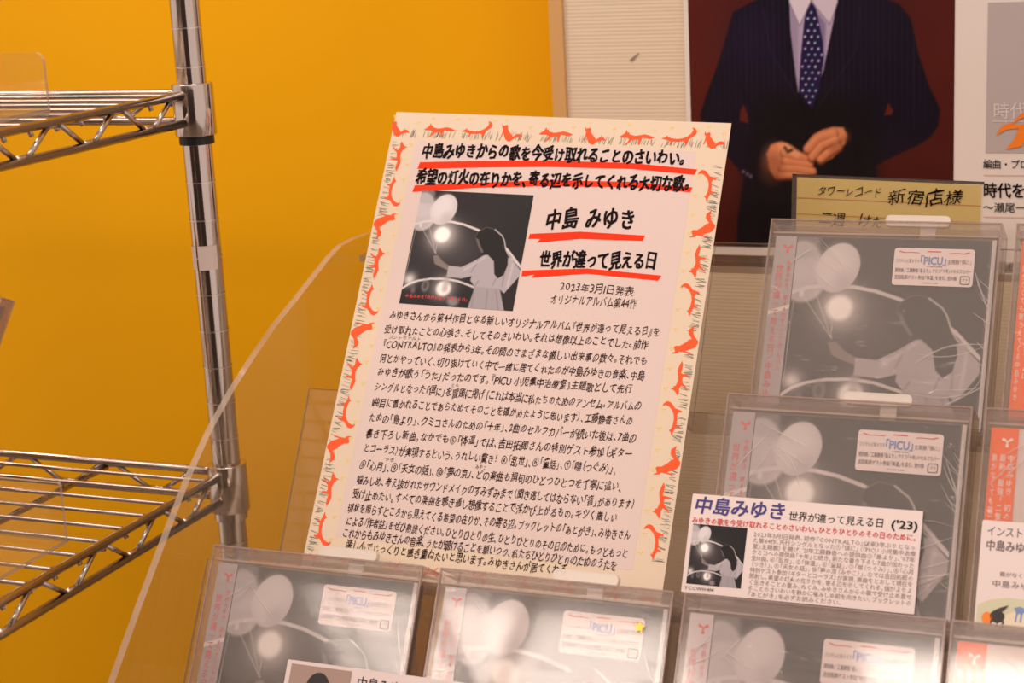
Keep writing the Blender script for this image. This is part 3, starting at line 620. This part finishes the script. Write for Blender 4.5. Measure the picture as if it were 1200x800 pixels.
# ---- yellow note in a clear sleeve, standing on the stand's top shelf
nt_=empty('yellow_note', W(-.0066,.0885,-.0357)); nt_.matrix_world = W(-.0066,.0880,.0245) @ Matrix.Rotation(math.radians(90),4,'X') @ Matrix.Rotation(math.radians(-1.8),4,'Z')
tag(nt_,'ruled yellow note with handwritten ink in a clear sleeve, behind the topmost case','note')
mb=MB(); mb.box(0,.127,-.0560,0,0,.0003); mb.build('paper',M['yellow'],nt_)
mb=MB(); mb.box(-.0035,.1285,-.0570,.0018,.0006,.0009); mb.build('clear_sleeve',M['sleeve'],nt_)
mb=MB(); mb.box(-.0036,-.0004,-.0575,.0022,-.0008,-.0002); mb.box(-.0036,.1285,.0002,.0022,-.0008,-.0002); mb.build('sleeve_backing',mat('dark_sleeve_backing',(70,52,44),.5),nt_)
for q in range(5):
    mb=MB(); y=-.0140-.0115*q
    if y<-.055: break
    mb.poly([(0,y),(0,y-.0006),(.127,y-.0006),(.127,y)],.0005); mb.build('rule_line',M['yline'],nt_)
text('ink_line','タワーレコード',.0150,-.0082,.0600,-.0080,.0078,M['ink'],nt_,.0011,hand=1.3,slant=.22)
text('ink_line','新宿店様',.0640,-.0100,.1150,-.0098,.0115,M['ink'],nt_,.0011,hand=1.3,slant=.16)
text('ink_line','二週　けた',.0170,-.0285,.0620,-.0285,.0100,M['ink'],nt_,.0011,hand=1.3,slant=.15)

# ================================================================== handwritten sign card
CW,CH=.240,.3285
TLc=Vector((-.2712,-.0033,.0827)); TRc=Vector((-.0319,.0117,.0724)); BLc=Vector((-.2716,-.1839,-.1893))
ex=(TRc-TLc).normalized(); ez=ex.cross((TLc-BLc).normalized()).normalized(); ey=ez.cross(ex)
Rm=Matrix((ex,ey,ez)).transposed().to_4x4()
cdn=empty('handwritten_sign', Matrix.Translation(TLc+Vector((0,0,Z0))) @ Rm)
tag(cdn,'large handwritten Japanese sign with an orange fox border, leaning on the clear stand','sign')
mb=MB(); mb.box(0,CW,-CH,0,-.0006,0); mb.build('paper',M['cream'],cdn)
mb=MB(); prism(mb,slab(CW-.0400,CH-.0440,.002,0,0,x=.0195,y=-.0215),0,.00008); mb.build('writing_panel',M['card'],cdn)
mm=.001
HL=[('中島みゆきからの歌を今受け取れることのさいわい。',(25.5,-28.8,213.6,-27.1),12.2,'ink',.030,1.0),
('希望の灯火の在りかを、寄る辺を示してくれる大切な歌。',(25.0,-49.0,219.0,-44.9),12.2,'ink',.030,1.0),
('中島 みゆき',(123.5,-75.5,186.0,-72.5),16.5,'ink',.022,1.1),
('世界が違って見える日',(124.3,-105.0,204.4,-101.6),13.0,'ink',.026,.9),
('2023年3月1日発表',(141.6,-123.3,192.3,-123.5),7.4,'brownink',-.004,1.1),
('オリジナルアルバム第44作',(136.7,-132.1,195.4,-132.2),7.4,'brownink',-.004,1.1)]
BL_=['　みゆきさんから第44作目となる新しいオリジナルアルバム『世界が違って見える日』を','受け取れたことの心強さ、そしてそのさいわい。それは想像以上のことでした。前作','『CONTRALTO』の発表から3年。その間のさまざまな厳しい出来事の数々。それでも','何とかやっていく、切り抜けていく中で一緒に居てくれたのが中島みゆきの音楽、中島','みゆきが歌う「うた」だったのです。『PICU 小児集中治療室』主題歌として先行','シングルとなった「倶に」を冒頭に掲げ（これは本当に私たちのためのアンセム。アルバムの','1曲目に置かれることであらためてそのことを確かめたように思います）、工藤静香さんの','ための「島より」、クミコさんのための「十年」、2曲のセルフカバーが続いた後は、7曲の','書き下ろし新曲。なかでも⑤「体温」では、吉田拓郎さんの特別ゲスト参加（ギター','とコーラス）が実現するという、うれしい驚き！④「乱世」、⑥「童話」、⑦「噤（つぐみ）」、','⑧「心月」、⑨「天女の話」、⑩「夢の京」、どの楽曲も詞句のひとつひとつを丁寧に追い、','噛みしめ、考え抜かれたサウンドメイクのすみずみまで（聞き逃してはならない「音」があります）','受け止めたい。すべての楽曲を聴き通し想像することで浮かび上がるもの。キツく厳しい','現状を照らすところから見えてくる希望の在りか、その寄る辺。ブックレットの「あとがき」、みゆきさん','による「作者註」をぜひ熟読ください。ひとりひとりの生、ひとりひとりのその日のために。もっともっと','これからもみゆきさんの音楽、うたが聴けることを願いつつ、私たちひとりひとりのためのうたを','楽しんでじっくりと聴き重ねたいと思います。みゆきさんが居てくれる']
BP=[(21.0,-151.2,213.7,-150.0),(24.2,-161.8,207.4,-159.0),(25.1,-172.1,208.5,-170.0),(25.2,-182.4,208.2,-180.4),(25.3,-192.0,201.5,-190.1),(25.6,-202.5,209.0,-201.0),(26.1,-213.4,205.1,-211.0),(26.1,-224.2,209.1,-221.5),(26.2,-234.8,208.0,-232.5),(26.6,-245.4,200.2,-243.1),(26.0,-256.9,205.3,-254.3),(26.4,-267.3,214.9,-265.0),(25.4,-277.1,204.8,-274.0),(24.0,-286.5,214.9,-284.5),(24.8,-295.0,215.2,-296.3),(24.0,-302.9,209.3,-304.3),(27.8,-310.7,178,-311.4)]
random.seed(5)
mb=MB()
def strip(pts): mb.poly([(x*mm,y*mm) for x,y in pts],.00016)
for pts in ([(25.4,-37.9),(24.5,-43.2),(68.7,-40.2),(117.4,-37.5),(177.1,-36.3),(220.3,-38.6),(221.8,-34.6),(176.4,-31.9),(116.6,-32.6),(67.7,-35.1)],
 [(25.1,-55.5),(24.2,-60.7),(71.5,-55.2),(119.9,-51.7),(179.2,-49.6),(219.4,-51.3),(220.4,-47.6),(178.6,-45.6),(119.1,-47.1),(70.8,-51.4)],
 [(114.5,-86.9),(114.0,-90.7),(122.3,-90.2),(120.4,-93.0),(150.0,-88.6),(192.6,-87.6),(193.7,-83.6),(149.2,-83.3)],
 [(113.8,-113.5),(113.9,-117.8),(122.6,-116.0),(120.6,-118.3),(158.7,-113.0),(207.0,-114.8),(209.1,-111.0),(158.1,-109.2)]):
    mb=MB(); strip(pts); mb.build('red_underline',M['red'],cdn)
for s,(a,b,c,d),h,m,off,hd in HL: text('heading_line',s,a*mm,b*mm,c*mm,d*mm,h*mm,M[m],cdn,.0003,off=off,hand=hd)
for s,(a,b,c,d) in zip(BL_,BP): text('written_line',s,a*mm,b*mm,c*mm,d*mm,7.0*mm,M['brownink'],cdn,.0003,hand=1.25,off=.010,slant=.05)
text('reading_line','コントラアルト',28*mm,-167.2*mm,52*mm,-167*mm,2.8*mm,M['greyink'],cdn,.0003,res=1,hand=1)
text('reading_line','とも',79*mm,-197.2*mm,85*mm,-197*mm,3*mm,M['greyink'],cdn,.0003,res=1,hand=1)
text('reading_line','つき',43*mm,-251.3*mm,50*mm,-251.3*mm,3*mm,M['brownink'],cdn,.0003,res=1,hand=1)
text('reading_line','みやこ',106*mm,-250.6*mm,114*mm,-250.6*mm,3*mm,M['brownink'],cdn,.0003,res=1,hand=1)
me=COVER.mesh('sign_photo',.0812,.0838); me.materials.append(M['cover']); o=linkm('photo_print',me,cdn,(.0311,-.0588,.0003))
text('photo_lettering','中島みゆき「世界が違って見える日」',.0345,-.1370,.0795,-.1370,.0028,M['obired'],cdn,.0005,res=1)
# fox border
RUN=[(0,.0),(.10,.10),(.15,.16),(.19,.30),(.22,.18),(.27,.20),(.28,.12),(.45,.06),(.60,.10),(.72,.14),(.86,.10),(1.02,.02),(.90,-.04),(.74,-.02),(.66,.0),(.64,-.10),(.62,-.30),(.58,-.30),(.57,-.10),(.50,-.08),(.38,-.12),(.30,-.24),(.20,-.34),(.19,-.31),(.27,-.20),(.30,-.08),(.22,-.02),(.08,-.03)]
CROUCH=[(0,.0),(.10,.05),(.17,.16),(.19,.08),(.30,.02),(.48,.0),(.62,.04),(.74,.14),(.84,.30),(.88,.46),(.84,.60),(.92,.56),(.99,.42),(.97,.26),(.88,.12),(.80,.02),(.78,-.12),(.74,-.30),(.70,-.30),(.70,-.16),(.62,-.10),(.48,-.14),(.34,-.14),(.30,-.30),(.26,-.30),(.28,-.14),(.16,-.06)]
SIT=[(0,.42),(.06,.30),(.22,.36),(.27,.30),(.27,.18),(.38,.02),(.50,-.10),(.55,-.2),(.62,-.14),(.72,-.06),(.86,-.06),(1.0,-.22),(.85,-.20),(.68,-.24),(.57,-.32),(.48,-.42),(.38,-.42),(.24,-.32),(.15,-.12),(.11,-.02),(.06,-.24),(.02,-.24),(.07,.02),(.08,.18),(.03,.20),(.01,.28)]
def fox(shape,cx,cy,sz,rotd):
    a=math.radians(rotd); ca_,sa_=math.cos(a),math.sin(a); pts=[]
    for u,v in shape:
        x,y=(u-.5)*sz,(v-.05)*sz; pts.append((cx+x*ca_-y*sa_,cy+x*sa_+y*ca_))
    m_=MB(); m_.poly(pts,.00018); m_.build('fox_print',M['foxred'],cdn)
RUN=[(u,v*.75) for u,v in RUN]; CROUCH=[(u,v*.62) for u,v in CROUCH]; SIT=[(.05+u*.86,v*.84) for u,v in SIT]; seq=[RUN,CROUCH,SIT]
gm=MB(); gd=MB(); fm=MB()
def grass(cx,cy,rotd,n=16,span=.024,h=.006):
    a=math.radians(rotd); ca_,sa_=math.cos(a),math.sin(a)
    for i in range(n):
        x=random.uniform(-span/2,span/2); l=h*random.uniform(.5,1.1); lean=random.uniform(-.1,.45)*l; wd=.00022; y=random.uniform(-.001,.001)
        P=[(x,y),(x+wd*2,y),(x+lean+wd,y+l),(x+lean,y+l)]
        P=[(cx+p*ca_-q*sa_,cy+p*sa_+q*ca_) for p,q in P]
        if min(p for p,_ in P)<.0004 or max(p for p,_ in P)>CW-.0004 or min(q for _,q in P)<-CH+.0004 or max(q for _,q in P)>-.0004: continue
        (gd if random.random()<.3 else gm).poly(P,.00014)
def flower(cx,cy):
    s=.0009
    for dx,dy in ((-s,s*.4),(s,s*.6),(0,-s)): fm.poly([(cx+dx-s*.6,cy+dy-s*.5),(cx+dx+s*.6,cy+dy-s*.5),(cx+dx+s*.5,cy+dy+s*.6),(cx+dx-s*.5,cy+dy+s*.6)],.00014)
pos=[(SIT,-.002+.008,.018),(RUN,.0350,.023),(CROUCH,.0625,.022),(SIT,.0890,.019),(RUN,.1200,.024),(SIT,.1485,.019),(RUN,.1770,.024),(CROUCH,.2060,.024),(SIT,.2310,.018)]
for s,x,sz in pos:
    fox(s,x,-.0118,sz,0); grass(x,-.0185,0,20); flower(min(x+.012,.236),-.006+random.uniform(-.002,.002)); flower(x-.006,-.004+random.uniform(-.001,.001))
for s,x,sz in pos: fox(RUN,x,-CH+.0055,sz*.8,180); grass(x,-CH+.0015,0,12,.024,.004)
yy=-.034; i=0
while yy>-CH+.02:
    fox(seq[i%3],.0098,yy,.023,-90); grass(.0022,yy-.002,-90,20,.027); flower(.0170,yy-.006); flower(.0160,yy+.008+random.uniform(-.002,.002)); yy-=.0268; i+=1
yy=-.046; i=1
while yy>-CH+.02:
    fox(seq[i%3],CW-.0100,yy,.023,90); grass(CW-.0022,yy,90,20,.027); flower(CW-.0172,yy-.007); flower(CW-.0165,yy+.007+random.uniform(-.002,.002)); yy-=.0268; i+=1
for m_,nm,mt in ((gm,'grass_print','grass'),(gd,'dark_grass_print','grassdark'),(fm,'flower_print','flower')):
    o=m_.build(nm,M[mt],cdn); o['kind']='stuff'

# ================================================================== chrome wire rack
PX,PH=-.3806,-.0923; SW,SD=.46,.72     # far right corner post; shelf runs left (SW) and towards the viewer (SD)
rk=empty('wire_rack', W(PX-SW/2,PH-SD/2,-Z0)); tag(rk,'chrome wire shelving rack in front of the orange wall, left of the sign','rack')
def rp(x,h,z): return (x-(PX-SW/2), h-(PH-SD/2), z+Z0)
PR=.0101
for (x,h) in ((PX,PH),(PX-SW,PH),(PX,PH-SD),(PX-SW,PH-SD)):
    mb=MB(); n=36; mb.add([rp(x+PR*math.cos(t),h+PR*math.sin(t),z) for z in (-Z0+.02,.43) for t in [2*math.pi*i/n for i in range(n)]],[(i,(i+1)%n,n+(i+1)%n,n+i) for i in range(n)])
    po=mb.build('post',M['chrome'],rk,smooth=True)
    mb=MB(); mb.tube(rp(x,h,.43),rp(x,h,.433),PR*.98,24); mb.build('post_cap',M['black'],po)
    zz=-Z0+.04; mb=MB()
    while zz<.42: mb.tube(rp(x,h,zz-.00045),rp(x,h,zz+.00045),PR+.00025,36,caps=False); zz+=.0262
    g=mb.build('groove_rings',M['groove'],po,smooth=True); g['kind']='stuff'
    for zt in (.1068,-.1637):
        mb=MB(); mb.tube(rp(x,h,zt-.0285),rp(x,h,zt+.0070),.0142,28); c=mb.build('collar',M['chrome'],po,bevel=.0006)
        c.data.polygons.foreach_set('use_smooth',[len(p.vertices)==4 for p in c.data.polygons])
        mb=MB(); mb.tube(rp(x,h,zt-.0345),rp(x,h,zt-.0286),.0120,24); mb.build('split_sleeve',M['black'] if zt>0 else M['chrome'],po)
    mb=MB(); mb.tube(rp(x,h,-Z0),rp(x,h,-Z0+.02),.014,16); mb.build('foot',M['black'],po)
    if (x,h)==(PX,PH):
        for a0,a1 in ((-178,-96),(-88,-10)):
            mb=MB(); n=9; vs=[]
            for zq in (-.0145,.0020 if a0==-178 else .0025):
                for i in range(n+1): t=math.radians(a0+(a1-a0)*i/n-8); vs.append(rp(x+(PR+.0003)*math.cos(t),h+(PR+.0003)*math.sin(t),zq))
            mb.add(vs,[(i,i+1,n+2+i,n+1+i) for i in range(n)]); mb.build('post_sticker',M['card'],po)
for zt in (.1068,-.1637):
    mb=MB(); r1=.0029; x0,x1=PX-SW,PX; h0,h1=PH-SD,PH; zb=zt-.0190
    for z in (zt,zb):
        mb.tube(rp(x0,h1,z),rp(x1-.012,h1,z),r1,10); mb.tube(rp(x0,h0,z),rp(x1,h0,z),r1,10)
        mb.tube(rp(x0,h0,z),rp(x0,h1,z),r1,10); mb.tube(rp(x1,h0,z),rp(x1,h1-.012,z),r1,10)
    sh=mb.build('shelf_frame',M['wire'],rk,smooth=True)
    # snaking truss wire along each edge
    def snake(P,Q,pitch=.067):
        P=Vector(P);Q=Vector(Q); L=(Q-P).length; d=(Q-P)/L; s=0; pts=[]
        up=Vector((0,0,zt-.001)); dn=Vector((0,0,zb+.001))
        while s<L-.01:
            for t,zz_ in ((.0,zt-.002),(.18,zt-.002),(.5,zb+.002),(.68,zb+.002)): 
                q=P+d*min(L,s+pitch*t); pts.append((q.x,q.y,zz_))
            s+=pitch
        m_=MB()
        for a,b in zip(pts[:-1],pts[1:]): m_.tube(rp(*a),rp(*b),.0018,8)
        m_.build('truss_wire',M['wire'],sh,smooth=True)
    snake((x1,h1-.016,0),(x1,h0,0)); snake((x1-.016,h1,0),(x0,h1,0),.078); snake((x0,h1,0),(x0,h0,0)); snake((x1,h0,0),(x0,h0,0))
    for xs in (x1-.104,x1-.23,x1-.356):
        m_=MB(); m_.tube(rp(xs,h0,zt-.004),rp(xs,h1,zt-.004),.0024,8); m_.build('support_wire',M['wire'],sh,smooth=True)
    hh=h1-.024
    while hh>h0:
        m_=MB(); m_.tube(rp(x0+.002,hh,zt+.0005),rp(x1-.004,hh,zt+.0005),.0016,8); m_.tube(rp(x1-.004,hh,zt+.0005),rp(x1-.001,hh,zt-.006),.0016,6); m_.build('mat_wire',M['wire'],sh,smooth=True); hh-=.0254

# acrylic bookends on the rack shelves
def bookend(label,x,h,z,wd,ht,dp,t=.0028,rr=.006):
    r=empty('acrylic_bookend', W(x,h,z+.0022)); tag(r,label,'bookend','clear acrylic bookends on the wire rack')
    mb=MB(); pts=[]
    for cx,cz,a0 in ((-rr,ht-rr,0),(-wd+rr,ht-rr,90)):
        for i in range(6): a=math.radians(a0+18*i); pts.append((cx+rr*math.cos(a),cz+rr*math.sin(a)))
    pts+=[(-wd,t),(0,t)]; n=len(pts); vs=[(a,0,b) for a,b in pts]+[(a,t,b) for a,b in pts]
    mb.add(vs,[tuple(range(n)),tuple(range(2*n-1,n-1,-1))],0); mb.add(vs,[(i,(i+1)%n,n+(i+1)%n,n+i) for i in range(n)],1); mb.build('upright_plate',AC,r)
    mb=MB(); mb.box(-wd,0,-dp,t,0,t,thin=2); mb.build('base_plate',AC,r)
    return r
bookend('clear acrylic bookend on the upper shelf of the wire rack',-.4035,-.2219,.1068,.16,.0375,.10)
bookend('clear acrylic bookend on the lower shelf of the wire rack',-.4003,-.2570,-.1637,.16,.0405,.12,rr=.002)
# empty clear case leaning on the lower shelf, its corner at the left edge
lc=empty('clear_media_case', W(-.508,-.245,-.1570) @ Matrix.Rotation(math.radians(-22),4,'X') @ Matrix.Rotation(math.radians(14),4,'Y'))
tag(lc,'clear plastic case leaning on the rack lower shelf at the left edge','case')
for nm,b in (('front_plate',(-.13,0,-.014,-.0125,.0,.152)),('rear_plate',(-.13,0,-.0015,0,.0,.152)),):
    mb=MB(); mb.box(*b,thin=1); mb.build(nm,[M['keeper'],M['keeper_edge']],lc)
mb=MB(); mb.box(-.0015,0,-.0125,-.0015,0,.152); mb.box(-.13,-.0015,-.0125,-.0015,.1505,.152); mb.build('case_rim',M['keeper_edge'],lc)
mb=MB(); mb.box(-.125,-.004,-.011,-.003,.004,.146); mb.build('wrapped_content',mat('pale_wrapped_print',(235,225,224),.3,noise=.2,nscale=40,coat=.5),lc)

bpy.data.objects.remove(fo)
